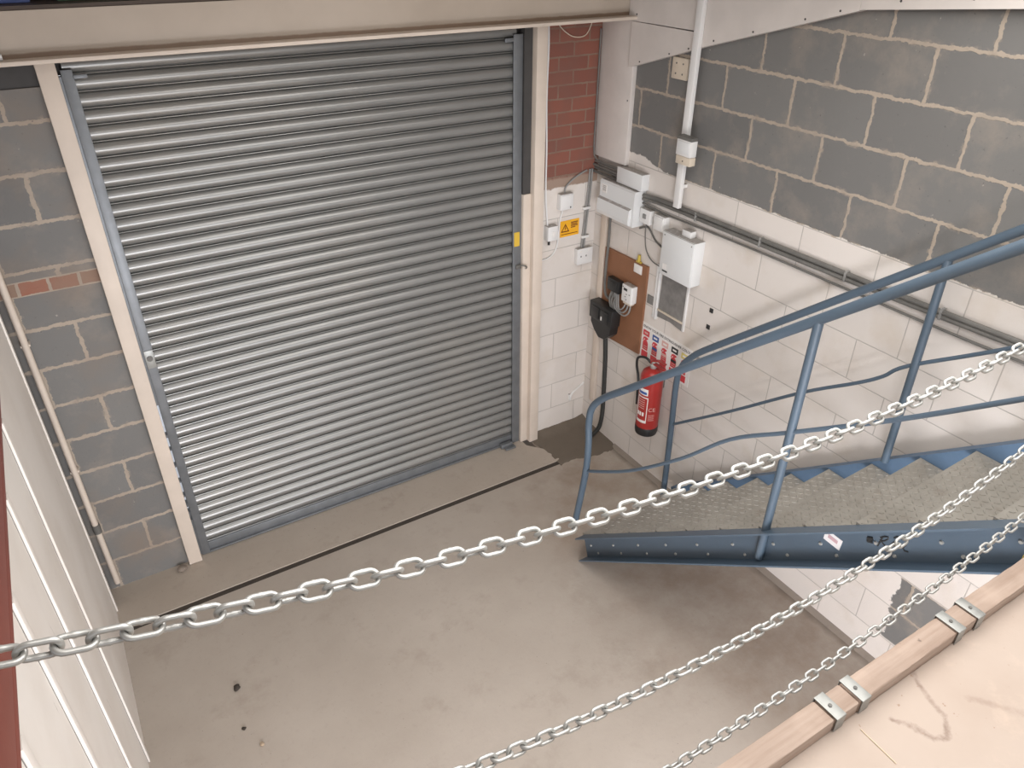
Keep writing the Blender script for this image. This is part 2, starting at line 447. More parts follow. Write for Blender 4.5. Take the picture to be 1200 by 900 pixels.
# dark mortar bed in the corner, thickening against the walls
def damp():
    b = MB(); import random as R
    rg = R.Random(3); NX, NY = 16, 14; x0, x1, y0, y1 = 2.66, 3.2, 3.66, 4.1
    vs = []; fs = []
    for i in range(NX+1):
        for j in range(NY+1):
            u, v = i/NX, j/NY
            x = x0+(x1-x0)*u; y = y0+(y1-y0)*v
            edge = min(v*1.2+.02, 1)
            z = .003+.012*edge+.05*max(0, v-.80)*(u > .15)*5*.5+.035*max(0, u-.86)*3+rg.uniform(-.002, .002)
            if j == 0: y += .03*math.sin(u*7)+rg.uniform(-.012, .012)-.05*u
            if i == 0: x += .05*(1-v)+rg.uniform(-.01, .01)
            if j == 0 or i == 0: z = -.002
            vs.append((min(x, 3.21), y, z))
    for i in range(NX):
        for j in range(NY):
            a = i*(NY+1)+j; fs.append((a, a+1, a+NY+2, a+NY+1))
    b._add(vs, fs); return b.build('trim_4', m_damp)
struct(damp())
struct(MB().box(XR, 3.42, -4.2, 4.4, -.15, 5.6).build('wall_right', m_wr))
struct(MB().box(-.62, .05, YF, 4.34, -.15, 2.925).build('wall_front', m_fl))
struct(MB().box(2.70, XR, 4.10, 4.34, -.15, 3.06).build('wall_front', m_fr))
struct(MB().box(-.62, 3.3, 4.12, 4.34, 3.06, 5.6).build('wall_front', m_dark))
struct(MB().box(-.62, .05, 4.10, 4.34, 2.925, 3.06).build('trim_5', m_dark))
struct(MB().box(.05, 2.70, 4.147, 4.34, 2.957, 3.06).build('trim_6', m_dark))
struct(MB().box(-.62, -.455, 3.80, YF, -.15, 2.3).build('wall_left', m_mortar))
struct(MB().box(-.52, -.41, -4.2, 3.925, -.1, 2.058).build('wall_left', m_board))
for y in (2.325, 2.80, 1.85, 1.375):
    struct(MB().box(-.41, -.400, y-.022, y+.022, 0, 2.055, .002).build('trim_7', m_board))
    struct(MB().box(-.41, -.4085, y-.0255, y-.022, 0, 2.055).box(-.41, -.4085, y+.022, y+.0255, 0, 2.055).build('trim_7', m_greyd))  # thin dark strips painted in as shadow gaps along each batten
struct(MB().box(-.41, -.402, 3.885, 3.925, 0, 2.055, .002).build('trim_7', m_board))
struct(MB().box(-5.2, XR, -4.2, .47, 1.93, 2.09).build('mezzanine_floor', m_mezz))
struct(MB().box(-5.2, -.53, .47, 4.1, 1.93, 2.09).build('mezzanine_floor', m_mezz))
struct(MB().prism([(4.4, 3.475), (-4.2, 4.25), (-4.2, 4.35), (4.4, 3.575)], 'X', -5.4, 3.42).build('ceiling', m_whitebox))
struct(MB().box(-.6, 3.0, 4.34, 9.0, -.15, -.02).build('pavement', m_outside))
# mortar fillet at the foot of the right wall
f = MB()
pts = [(XR-.03, 0), (XR+.01, 0), (XR+.01, .035)]
f._add([(x, y, z) for y in (-4.0, 3.66) for x, z in pts], [(0, 1, 2), (5, 4, 3), (0, 3, 4, 1), (1, 4, 5, 2), (2, 5, 3, 0)])
struct(f.build('baseboard_right', m_mortar))

# portal frame boxed in white board: column and haunch
struct(MB().box(3.165, XR, 3.775, 4.10, 2.20, 3.10, .003).build('trim_8', m_whitebox))
kx = 3.15
struct(MB().prism([(y, z) for y, z in [(3.80, 3.050), (3.80, 2.795), (3.183, 2.983), (2.285, 3.233), (2.285, 3.6), (3.24, 3.6), (3.24, 3.046)]], 'X', kx, XR).build('trim_9', m_whitebox))
struct(MB().prism([(2.284, 3.237), (1.61, 3.297), (-4.2, 3.82), (-4.2, 4.20), (2.284, 3.62)], 'X', kx, XR).build('trim_9', m_whitebox))
struct(MB().box(kx, XR, 3.243, 3.83, 3.053, 3.6).build('trim_9', m_whitebox))
sm = MB()
for y, z in [(3.70, 2.84), (3.45, 2.915), (3.30, 2.96), (3.12, 3.02), (2.86, 3.09), (2.56, 3.175), (2.38, 3.225), (2.10, 3.285), (1.80, 3.315), (1.45, 3.345), (3.76, 3.09), (3.79, 2.9), (3.80, 2.6)]:
    xk = kx if y < 3.78 else 3.165
    sm.tube([(xk+.002, y, z), (xk-.002, y, z)], .005, 8)
struct(sm.build('trim_9', m_dark))

# ================================================================== CREAM BEAM AND POSTS
bt = thing('steel_beam', (1.3, 3.9, 3.06), 'cream painted steel beam running across above the roller shutter', 'beam')
MB().box(-.62, 3.19, 3.835, 4.05, 3.078, 3.252).build('web', m_creamb, bt)
MB().box(-.62, 3.20, 3.755, 4.10, 3.062, 3.079, .003).build('flange', m_cream, bt)
struct(MB().box(-.62, 3.19, 3.842, 4.12, 3.252, 3.268).build('trim_10', m_darkwood))
tag(MB().box(-.02, .105, 3.95, 4.10, 3.268, 3.42, .008).build('storage_box', m_bluebox), 'blue plastic box on the ledge over the cream beam, at the top left corner', 'box')
tag(MB().box(.20, .47, 3.95, 4.10, 3.268, 3.40, .008).build('storage_box', m_greenbox), 'dull green box on the ledge over the cream beam, right of the blue box', 'box')
tag(MB().tube([(-.4, 3.80, 3.093), (-.055, 3.80, 3.093)], .013, 12).build('fluorescent_tube', m_white), 'short white tube lying on the lower lip of the cream beam', 'tube')
tag(MB().box(.047, .127, 4.05, 4.16, 0.012, 3.062, .003).build('door_post', m_cream), 'cream painted timber post left of the roller shutter', 'post', 'cream posts either side of the shutter')
rp = MB().box(2.640, 2.716, 4.035, 4.12, 0.012, 3.062, .003)
rp.box(2.582, 2.640, 4.075, 4.14, 0.012, 2.02, .002)
tag(rp.build('door_post', m_cream), 'cream painted timber post between the roller shutter and the red brickwork', 'post', 'cream posts either side of the shutter')
struct(MB().box(2.582, 2.640, 4.085, 4.14, 2.02, 3.06).build('trim_11', m_dark))
struct(MB().box(2.716, 2.738, 4.085, 4.12, .02, 3.06).build('trim_12', m_dark))

# ================================================================== ROLLER SHUTTER
sh = thing('roller_shutter', (1.35, 4.13, .012), 'closed grey galvanised steel roller shutter with horizontal curved laths', 'roller shutter')
P = .0755
prof = []
z = .085; zt = 2.985
while z < zt:
    # one lath: concave hook groove at its foot, then a convex curved body
    for u, v in [(0, .021), (.05, .021), (.056, -.003), (.085, -.0065), (.125, -.0055), (.135, .013), (.17, .013), (.178, .001), (.26, -.0045), (.36, -.0095), (.46, -.0125), (.56, -.0135), (.66, -.0125), (.76, -.0095), (.86, -.0045), (.93, .0005), (.985, .006)]:
        prof.append((4.128+v, z+u*P))
    z += P
cu = MB(); n = len(prof); vs = []; fs = []
for x in (.152, 2.545):
    for y, zz in prof: vs.append((x, y, zz))
for x in (.152, 2.545):
    for y, zz in prof: vs.append((x, y+.003, zz))
for i in range(n-1):
    fs += [(i, i+1, n+i+1, n+i), (2*n+i, 3*n+i, 3*n+i+1, 2*n+i+1)]
cu._add(vs, fs)
cu.build('curtain', m_galv, sh, ang=50)
MB().box(.147, 2.55, 4.113, 4.14, .014, .088, .003).box(.185, 2.51, 4.095, 4.115, .014, .026, .002).build('bottom_rail', m_guide, sh)
gl = MB().box(.1405, .189, 4.098, 4.108, .012, 2.985, .0015).box(.1405, .146, 4.10, 4.18, .012, 2.955)
for z0, z1 in ((1.185, 2.955), (.955, .975), (.86, .868), (.735, .75), (.615, .628), (.50, .515), (.42, .45), (.34, .38), (.012, .31)): gl.box(.1275, .1425, 4.112, 4.15, z0, z1)
gl = gl.build('guide', m_guide, sh)
gr = MB().box(2.515, 2.580, 4.098, 4.108, .012, 2.985, .0015).box(2.574, 2.580, 4.10, 4.20, .012, 2.955).build('guide', m_guide, sh)
MB().box(.187, .245, 4.094, 4.106, 2.945, 2.962, .002).build('guide_ear', m_guide, sh)
MB().box(2.455, 2.515, 4.094, 4.106, 2.945, 2.967, .002).build('guide_ear', m_guide, sh)
lp = MB().box(.1405, .188, 4.092, 4.098, 1.435, 1.545, .002).build('lock_plate', m_strap, sh)
MB().tube([(.163, 4.0925, 1.497), (.163, 4.086, 1.497)], .016, 18).build('lock_cylinder', m_greyd, lp)
MB().box(2.524, 2.566, 4.0955, 4.098, 1.665, 1.765).build('yellow_sticker', m_yel, sh)['label'] = 'yellow rectangular sticker'
hk = MB().box(2.535, 2.575, 4.085, 4.098, 1.50, 1.53, .002); hk.tube(bezier([(2.55, 4.09, 1.525), (2.565, 4.06, 1.535), (2.60, 4.055, 1.52), (2.605, 4.07, 1.50)]), .005, 8)
hk.build('latch', m_greyd, sh)
MB().box(2.40, 2.50, 4.065, 4.10, .0125, .05, .004).box(2.42, 2.51, 4.03, 4.07, .0125, .026, .002).build('floor_lock', m_guide, sh)

# ================================================================== STAIR
SL = 0.84; BASE = Vector((2.68, 2.78, 0))
st = thing('staircase', BASE, 'blue painted steel staircase with grey checker plate treads climbing along the white wall', 'staircase')
def stringer(xweb, xout, stop, sbot, ytop, mat):
    b = MB(); th = .007
    def line(s, y): return s-SL*y
    yb = sbot/SL                                   # foot, cut level with the floor
    yt = (stop-.0)/SL
    # web
    x0, x1 = sorted((xweb, xweb+(th if xout < xweb else -th)))
    zt = lambda y: line(stop, y); zb = lambda y: line(sbot, y)
    ycut = yb+.055
    foot = [(yb, 0.002), (ycut, line(stop, ycut))]
    web = [(yb-.0, .002), (ycut, zt(ycut)), (ytop, zt(ytop)), (ytop, zb(ytop))]
    b.prism(web, 'X', x0, x1)
    fx0, fx1 = sorted((xout, xweb)); o = .010
    b.prism([(ycut, zt(ycut)), (ytop, zt(ytop)), (ytop, zt(ytop)-o), (ycut, zt(ycut)-o)], 'X', fx0, fx1)
    b.prism([(yb, .002), (ytop, zb(ytop)), (ytop, zb(ytop)+o), (yb, .002+o)], 'X', fx0, fx1)
    return b.build('stringer', mat, st, smooth=False)
YT = .56
near = stringer(2.292, 2.222, 2.540, 2.336, YT, m_blue)
far = stringer(3.10, 3.155, 2.605, 2.39, YT, m_bluein)
# checker plate treads
NS = 11
def tread(k):
    zt = .016+.177*k; yn = (2.592-zt)/SL
    b = MB()
    g = .235
    b.prism([(yn, zt), (yn, zt-.035), (yn-.004, zt-.035), (yn-.004, zt-.004), (yn-g, zt-.004), (yn-g, zt)], 'X', 2.301, 3.091)
    # raised checker lugs, alternately crossed
    rg = random.Random(k)
    ny, nx = 8, 30
    for i in range(nx):
        for j in range(ny):
            cx = 2.301+(i+.5)*.79/nx; cy = yn-.008-(j+.5)*(g-.016)/ny
            a = math.radians(45 if (i+j) % 2 else -45)
            ca, sa = math.cos(a)*.0125, math.sin(a)*.0125; na, nb = -math.sin(a)*.0036, math.cos(a)*.0036
            z1 = zt+.0028
            q = [(cx+ca, cy+sa, zt), (cx+na, cy+nb, zt), (cx-ca, cy-sa, zt), (cx-na, cy-nb, zt)]
            t2 = [(cx+ca*.7, cy+sa*.7, z1), (cx+na*.6, cy+nb*.6, z1), (cx-ca*.7, cy-sa*.7, z1), (cx-na*.6, cy-nb*.6, z1)]
            b._add(q+t2, [(4, 5, 6, 7)]+[(m, (m+1) % 4, 4+(m+1) % 4, 4+m) for m in range(4)])
    for v in b.bm.verts: v.co.z -= .038*(1-(v.co.x-2.301)/.79)
    return b.build('tread', m_tread, st, smooth=False)
for k in range(1, NS+1): tread(k)
# bolts: three in a level row for every tread
bm_ = MB().lathe([(0, .006), (.006, .006), (.0075, .003), (.0085, 0), (0, 0)], (0, 0), 10)
b0 = None
for k in range(1, NS+1):
    zt = .016+.177*k; yn = (2.592-zt)/SL
    for d in (.022, .101, .181):
        if b0 is None:
            b0 = bm_.build('bolt', m_steelp, near); o = b0
        else:
            o = b0.copy(); COL.objects.link(o); o.parent = near
        o.location = Vector((2.292, yn-d, zt-.062)); o.rotation_euler = (0, -math.pi/2, 0)
# paper sticker and pen writing on the near stringer
sk = MB().prism([(1.274, 1.457), (1.194, 1.453), (1.197, 1.400), (1.275, 1.404)], 'X', 2.2905, 2.292).build('sticker', m_sticker, near)
MB().prism([(1.258, 1.442), (1.212, 1.439), (1.213, 1.422), (1.258, 1.424)], 'X', 2.2898, 2.2905).build('faded_print', m_stickp, sk)
def stroke(b, pts): b.tube([(2.2912, y, z) for y, z in pts], .0030, 6)
def R2(y, z, s):   # handwritten letters, reading left to right along -Y
    b = MB(); T = lambda u, v: (y-u*s-v*s*.1, z+v*s+u*s*.85)
    stroke(b, [T(0, 0), T(.02, .5), T(.05, 1.0)])
    stroke(b, [T(u, v) for u, v in [(-.1, .95), (.2, 1.05), (.45, .95), (.5, .75), (.35, .58), (.05, .5)]])
    stroke(b, [T(.1, .5), T(.3, .25), T(.52, .0)])
    stroke(b, [T(u, v) for u, v in [(.85, .85), (1.0, 1.0), (1.2, .95), (1.22, .7), (1.0, .35), (.85, .05), (1.05, .02), (1.25, .05)]])
    return b
R2(1.060, 1.540, .050).build('pen_lettering', m_blackp, near)
bl = MB()
bl.tube([(2.2914, 1.104, 1.545), (2.2914, 1.084, 1.556)], .008, 8); bl.tube([(2.2914, 1.102, 1.533), (2.2914, 1.082, 1.543)], .007, 8)
bl.build('pen_smudge', m_blackp, near)
cb = MB(); stroke(cb, [(.965, 1.625), (.972, 1.605), (.963, 1.595), (.95, 1.602)]); cb.build('pen_mark', m_blackp, near)
# rails
RR = .0205; NX = 2.275; FX = 3.08
MB().tube(bezier([(NX, 2.925, .16), (NX, 2.845, .66), (NX, 2.835, .90), (NX, 2.845, 1.04), (NX, 2.825, 1.165), (NX, 2.73, 1.285), (NX, 2.55, 1.44), (NX, 2.1, 1.822), (NX, 1.5, 2.330), (NX, 1.0, 2.752), (NX, .56, 3.12)], 5), RR, 14).build('handrail', m_blue, st)
MB().tube(bezier([(FX, 2.95, .02), (FX, 2.962, .6), (FX, 2.975, .98), (FX, 2.95, 1.13), (FX, 2.87, 1.245), (FX, 2.75, 1.36), (FX, 2.3, 1.74), (FX, 1.777, 2.181), (FX, 1.31, 2.574), (FX, .56, 3.205)], 5), RR, 14).build('handrail', m_blue, st)
MB().tube([(NX-.0, 1.535, 1.08), (NX, 1.535, 1.27), (NX, 1.525, 2.305)], .0185, 12).build('post', m_blue, st)
MB().tube([(NX, .575, 1.90), (NX, .575, 3.105)], .0185, 12).build('post', m_blue, st)
MB().tube([(FX, 1.53, 1.315), (FX, 1.545, 2.372)], .0185, 12).build('post', m_blue, st)
MB().tube([(FX, .575, 2.11), (FX, .575, 3.19)], .0185, 12).build('post', m_blue, st)
MB().tube(bezier([(NX, 2.84, .69), (NX, 2.47, .945), (NX, 2.1, 1.275), (NX, 1.82, 1.572), (NX, 1.529, 1.79), (NX, 1.148, 2.078), (NX, .80, 2.362), (NX, .575, 2.55)], 5), .0095, 10).build('middle_rail', m_blue, st)
MB().tube(bezier([(FX, 2.965, .67), (FX, 2.5, 1.05), (FX, 2.062, 1.424), (FX, 1.78, 1.635), (FX, 1.664, 1.734), (FX, 1.561, 1.845), (FX, 1.155, 2.143), (FX, .575, 2.62)], 5), .0095, 10).build('middle_rail', m_blue, st)

# ================================================================== MEZZANINE EDGE
te = thing('timber_kerb', (.9, .49, 2.09), 'weathered square timber kerb along the edge of the upper floor with metal straps', 'timber kerb')
def beam_piece(x0, x1, dz):
    b = MB().box(x0, x1, .468, .524, 2.091, 2.130+dz, .004, 2)
    bmesh.ops.subdivide_edges(b.bm, edges=[e for e in b.bm.edges if abs(e.verts[0].co.x-e.verts[1].co.x) > .1], cuts=24)
    rg = random.Random(int(x0*100))
    for v in b.bm.verts:
        v.co.y += rg.uniform(-.0006, .0006); v.co.z += rg.uniform(-.0005, .0005) if v.co.z > 2.1 else 0
    b.build('timber_length', m_timber, te)
beam_piece(-.52, 1.096, 0); beam_piece(1.098, 1.178, -.001); beam_piece(1.180, 1.535, .001); beam_piece(1.537, 1.618, 0); beam_piece(1.620, 2.20, .001)
def strap(x, name='strap', mat=m_strap):
    b = MB(); w_ = .030; t = .0022
    b.box(x-w_/2, x+w_/2, .4645, .5275, 2.1318, 2.1318+t, .0008)
    b.box(x-w_/2, x+w_/2, .4642, .4642+t, 2.0915, 2.1335, .0008)
    b.box(x-w_/2, x+w_/2, .5255, .5255+t, 2.02, 2.1335, .0008)
    o = b.build('strap', mat, te)
    MB().tube([(x, .496, 2.134), (x, .496, 2.1362)], .0045, 8).build('nail_head', m_greyd, o)
for x in (1.113, 1.197, 1.552, 1.633): strap(x)
strap(1.945, mat=m_brass)
# splinter and crumbs on the boards
tag(MB().tube([(1.155, .438, 2.0912), (1.152, .35, 2.0915)], .0012, 6).build('splinter', m_straw), 'thin pale wooden splinter lying on the pinkish upper floor', 'splinter')

# ================================================================== CHAINS
def link_mesh():
    d = .0062; p = .0270; hw = .0087; hl = (p+d)/2
    a = hl-hw; pts = []
    for i in range(7): pts.append((-a+2*a*i/6, hw))
    for i in range(1, 10): th = math.pi/2-math.pi*i/10; pts.append((a+hw*math.cos(th), hw*math.sin(th)))
    for i in range(7): pts.append((a-2*a*i/6, -hw))
    for i in range(1, 10): th = -math.pi/2-math.pi*i/10; pts.append((-a+hw*math.cos(th), hw*math.sin(th)))
    rs = [d/2*(1.16 if (abs(x) < a*.2 and y < 0) else 1) for x, y in pts]
    b = MB().tube([(x, y, 0) for x, y in pts], d/2, 9, True, rs)
    for f in b.bm.faces: f.smooth = True
    me = bpy.data.meshes.new('link'); b.bm.normal_update(); bmesh.ops.recalc_face_normals(b.bm, faces=b.bm.faces); b.bm.to_mesh(me); b.bm.free(); me.materials.append(m_chain)
    return me
LM = link_mesh(); YC = .57; X0, X1 = -.343, 2.215
def chain(zf, label, tw):
    base = Vector((.9, YC, zf(.9)))
    root = thing('chain', base, label, 'chain', 'steel chains across the edge of the upper floor')
    # walk the sag curve in equal steps
    x = X0; i = 0; p = .0270
    while x < X1:
        sl = (zf(x+1e-4)-zf(x-1e-4))/2e-4
        dx = p/math.sqrt(1+sl*sl); xm = x+dx/2
        sl = (zf(xm+1e-4)-zf(xm-1e-4))/2e-4
        T = Vector((1, 0, sl)).normalized()
        nrm = Vector((0, -1, 0)); b_ = T.cross(nrm)
        ang = tw(xm)+(math.pi/2 if i % 2 else 0)+random.uniform(-.09, .09)
        N = math.cos(ang)*nrm+math.sin(ang)*b_
        R = Matrix((T, N.cross(T), N)).transposed().to_4x4()
        o = bpy.data.objects.new('link', LM); COL.objects.link(o); o.parent = root
        R.translation = Vector((xm, YC, zf(xm)))-base
        o.matrix_local = R
        x += dx; i += 1
    return i
rd = math.radians
c1 = lambda x: 2.857+.108*(x-1.2)**2
c2 = lambda x: 2.430+.165*(x-1.0)**2
c3 = lambda x: 2.124+.091*(x-.9)**2
chain(c1, 'highest of the three zinc chains, sagging from the left edge to the right edge', lambda x: rd(2+38*min(1, max(0, (x+.2)/.55))))
chain(c2, 'middle one of the three zinc chains, crossing the stair stringer', lambda x: rd(55+10*math.sin(3*x)))
chain(c3, 'lowest zinc chain, running just above the timber kerb', lambda x: rd(30+25*math.sin(2.6*x+.5)))
# the post that carries the left ends
cp = thing('chain_post', (-.385, YC, 1.93), 'blue steel post holding the left ends of the three chains', 'post')
MB().tube([(-.385, YC, 1.93), (-.385, YC, 3.2)], .02, 14).build('post', m_blue, cp)
MB().box(-.45, -.33, .50, .63, 1.918, 1.93, .002).build('base_plate', m_blue, cp)
struct(MB().box(-.53, -.30, .472, .66, 1.80, 1.918).build('trim_13', m_timber))
struct(MB().box(-.53, 2.20, .472, .50, 1.86, 2.085).build('trim_14', m_timber))
# red oxide edge beam of the gallery over the white boarding
rb = MB().box(-.53, -.402, .52, 3.9, 2.06, 2.09, .002).box(-.43, -.402, .52, 3.9, 2.09, 2.26, .002)
tag(rb.build('edge_beam', m_redox), 'red brown steel edge beam on top of the white boarded wall at far left', 'beam')

# ================================================================== PIPES AND CABLES
pp = thing('corner_pipe', (-.365, 4.04, .08), 'cream painted pipe rising up the front left corner beside the grey blocks', 'pipe')
MB().tube([(-.365, 4.045, .085), (-.365, 4.045, .60), (-.365, 4.045, 3.05)], .017, 12).build('pipe', m_cream, pp)
MB().tube([(-.365, 4.045, .50), (-.365, 4.045, .56)], .022, 12).build('coupling', m_greyd, pp)
for z in (1.75, .95): MB().box(-.387, -.343, 4.04, 4.09, z-.006, z+.006, .002).build('pipe_clip', m_cream, pp)
tk = thing('conduit', (3.135, 3.223, 2.09), 'white vertical conduit on the right wall behind the sensor box', 'conduit')
MB().box(3.120, 3.1495, 3.200, 3.246, 2.09, 3.66, .003).build('trunking', m_white, tk)
MB().box(3.1495, XR, 3.226, 3.244, 2.20, 2.22).build('clip', m_white, tk)

cr = thing('cable_run', (3.18, 2.0, 2.04), 'bundle of grey cables clipped along the painted right wall', 'cables')
for z, r, m in ((2.068, .0125, m_greyd), (2.043, .012, m_greyd)):
    pts = [(XR-r-.006, y, z+.016*(3.5-y)+.004*math.sin(y*2.3+z*40)) for y in [3.56-.12*i for i in range(29)]]
    pts[0] = (3.176, 3.578, 2.06-(.022 if z < 2.06 else 0))
    MB().tube(bezier(pts, 2), r, 10).build('cable', m, cr)
pts = [(XR-.014, y, 1.996+.013*(3.5-y)+.005*math.sin(y*3)) for y in [3.50-.12*i for i in range(28)]]
pts[0] = (3.176, 3.578, 2.01)
MB().tube(bezier(pts, 2), .0065, 8).build('cable', m_greyd, cr)
for y in (3.1, 2.6, 2.05, 1.55, 1.05):
    MB().box(3.168, XR-.0005, y-.006, y+.006, 2.028+.016*(3.5-y), 2.082+.016*(3.5-y), .002).build('clip', m_greyc, cr)

# ================================================================== ELECTRICAL GEAR ON THE RIGHT WALL
def wallbox(name, x0, y0, y1, z0, z1, mat, parent=None, bev=.004): return MB().box(x0, XR, y0, y1, z0, z1, bev).build(name, mat, parent)
cu = thing('consumer_unit', (XR, 3.76, 1.86), 'large white consumer unit with stepped front high in the corner', 'fuse box')
def yprism(poly, y0, y1, name, mat, par):
    b = MB(); n = len(poly)
    b._add([(x, y0, z) for x, z in poly]+[(x, y1, z) for x, z in poly],
           [tuple(range(n)), tuple(range(2*n-1, n-1, -1))]+[(i, (i+1) % n, n+(i+1) % n, n+i) for i in range(n)])
    return b.build(name, mat, par, smooth=False)
yprism([(XR, 1.852), (3.105, 1.852), (3.105, 2.075), (3.115, 2.086), (XR, 2.086)], 3.582, 3.94, 'case', m_whitem, cu)
yprism([(3.105, 1.858), (3.085, 1.864), (3.080, 1.885), (3.086, 1.962), (3.105, 1.972)], 3.602, 3.935, 'front_cover', m_whitem, cu)
lb = MB().box(3.1035, 3.105, 3.865, 3.915, 2.005, 2.06).build('label', m_paper, cu)
for z in (2.05, 2.04, 2.03, 2.02): MB().box(3.1028, 3.1035, 3.873, 3.908, z-.002, z+.002).build('print', m_greyc, lb)
ub = wallbox('cable_box', 3.137, 3.562, 3.815, 2.09, 2.195, m_whitem)
tag(ub, 'white oblong cable box sitting on top of the consumer unit', 'box')
cb_ = thing('conduit_bundle', (3.17, 4.0, 2.1), 'dark pipes bundled together between the corner and the white cable box', 'pipes')
for i, z in enumerate((2.158, 2.136, 2.114, 2.092)):
    MB().tube([(3.175-.012*(i % 2), 4.098, z), (3.175-.012*(i % 2), 3.955, z), (3.172-.012*(i % 2), 3.812, z)], .0095, 10).build('pipe', m_greyd, cb_)
tag(MB().tube(bezier([(3.150, 4.092, 2.98), (3.150, 4.092, 2.5), (3.150, 4.090, 2.24), (3.150, 4.06, 2.185), (3.155, 3.99, 2.172), (3.162, 3.82, 2.172)]), .006, 8).build('cable', m_greyd), 'thin dark cable running down the corner into the pipe bundle', 'cable')
s1 = thing('switch_box', (XR, 3.545, 1.89), 'small white switch box right of the consumer unit', 'switch')
wallbox('case', 3.155, 3.475, 3.575, 1.89, 1.985, m_white, s1)
MB().box(3.149, 3.156, 3.51, 3.54, 1.925, 1.955, .002).build('switch', m_greyc, s1)
s2 = thing('junction_box', (XR, 3.385, 1.88), 'small white junction box directly left of the white conduit', 'junction box')
wallbox('case', 3.155, 3.335, 3.44, 1.885, 1.985, m_white, s2); wallbox('lid', 3.15, 3.345, 3.43, 1.893, 1.977, m_white, s2)
tag(MB().tube(bezier([(3.19, 3.60, 1.83), (3.19, 3.52, 1.86), (3.19, 3.44, 1.80), (3.19, 3.36, 1.77), (3.19, 3.30, 1.75)]), .006, 8).build('cable', m_greyd), 'dark cable drooping between the consumer unit and the distribution box', 'cable')
tag(MB().tube(bezier([(3.172, 3.52, 1.89), (3.172, 3.52, 1.82), (3.174, 3.50, 1.72), (3.18, 3.44, 1.66), (3.192, 3.35, 1.64)]), .004, 8).build('cable', m_greyd), 'thin dark cable dropping from the small white switch box', 'cable')
db = thing('distribution_box', (XR, 3.153, 1.65), 'big white metal distribution box with a flat door on the painted wall', 'electrical box')
wallbox('case', 3.118, 3.013, 3.295, 1.645, 1.93, m_whitem, db)
dr = MB().box(3.110, 3.118, 3.016, 3.292, 1.648, 1.927, .003).build('door', m_whitem, db)
MB().box(3.1092, 3.110, 3.225, 3.262, 1.69, 1.725).build('label', m_paper, dr)
MB().box(3.1092, 3.110, 3.215, 3.262, 1.672, 1.682).build('print', m_blackp, dr)
for y, z in ((3.272, 1.908), (3.034, 1.908)): MB().tube([(3.111, y, z), (3.108, y, z)], .004, 8).build('screw', m_greyd, dr)
tag(MB().box(3.145, 3.192, 3.09, 3.165, 1.93, 1.972, .004).build('gland_box', m_white), 'tiny white box standing on top of the big distribution box', 'box')
bdg = thing('meter_board', (XR, 3.7, .91), 'brown painted board carrying the electricity meter', 'board')
MB().prism([(3.93, 1.59), (3.475, 1.60), (3.478, .935), (3.93, .900)], 'X', 3.182, XR).build('panel', m_brownb, bdg)
tag(MB().box(3.176, 3.182, 3.525, 3.605, 1.525, 1.585, .001).build('paper_label', m_paper), 'small white paper label at the top right of the brown board', 'label')
tag(MB().tube([(3.18, 3.565, 1.61), (3.18, 3.565, 1.655)], .011, 10).box(3.175, 3.19, 3.54, 3.59, 1.60, 1.612, .002).build('earth_clamp', m_brass), 'small yellow clamp on the wall just above the brown board', 'clamp')
mt = thing('electricity_meter', (3.182, 3.6, 1.3), 'white electricity meter mounted on the brown board', 'meter')
MB().box(3.128, 3.182, 3.548, 3.655, 1.30, 1.43, .008, 3).build('case', m_white, mt)
MB().box(3.1268, 3.129, 3.595, 3.632, 1.388, 1.406).build('display', m_blackp, mt)
for y, z in ((3.64, 1.41), (3.60, 1.365), (3.61, 1.345), (3.57, 1.37), (3.60, 1.325)): MB().box(3.1268, 3.129, y-.006, y+.006, z-.003, z+.003).build('print', m_greyd, mt)
MB().box(3.135, 3.175, 3.56, 3.64, 1.285, 1.302, .003).build('terminal_cover', m_cream_p, mt)
tag(MB().box(3.138, 3.182, 3.70, 3.83, 1.318, 1.412, .006).box(3.132, 3.14, 3.72, 3.81, 1.335, 1.395, .004).build('isolator', m_black), 'small black isolator box left of the electricity meter', 'switch')
hd = thing('service_head', (3.18, 3.8, .93), 'large black service cut-out at the lower left of the brown board', 'cut-out')
MB().box(3.095, 3.182, 3.70, 3.96, 1.055, 1.19, .008).build('fuse_block', m_black, hd)
hb = MB()
hb.prism([(3.945, 1.06), (3.715, 1.06), (3.725, .985), (3.775, .935), (3.845, .925), (3.90, .965), (3.945, 1.02)], 'X', 3.105, 3.180)
hb.build('cable_box', m_black, hd)
MB().box(3.088, 3.096, 3.84, 3.925, 1.075, 1.165, .003).build('fuse_carrier', m_black, hd)
MB().box(3.088, 3.096, 3.735, 3.82, 1.075, 1.165, .003).build('fuse_carrier', m_black, hd)
MB().box(3.086, 3.0885, 3.80, 3.812, 1.085, 1.115).build('tag', m_paper, hd)['label'] = 'tiny white tag'
tag(MB().tube(bezier([(3.145, 3.81, .93), (3.152, 3.80, .75), (3.155, 3.79, .45), (3.15, 3.782, .25), (3.13, 3.79, .12), (3.085, 3.83, .03), (3.075, 3.84, .005)]), .0175, 12).build('supply_cable', m_blackr), 'thick black supply cable running down from the cut-out into the floor', 'cable')
for i, (y0, y1, d) in enumerate(((3.79, 3.775, .0), (3.765, 3.755, .012), (3.74, 3.735, .02))):
    tag(MB().tube(bezier([(3.165, y0, 1.32), (3.14, y0, 1.27-d), (3.135, y1, 1.22), (3.15, y1, 1.185)]), .0075, 8).build('meter_tail', m_greyd), 'grey tail cable between the black isolator and the black cut-out', 'cable', 'tails from the isolator')
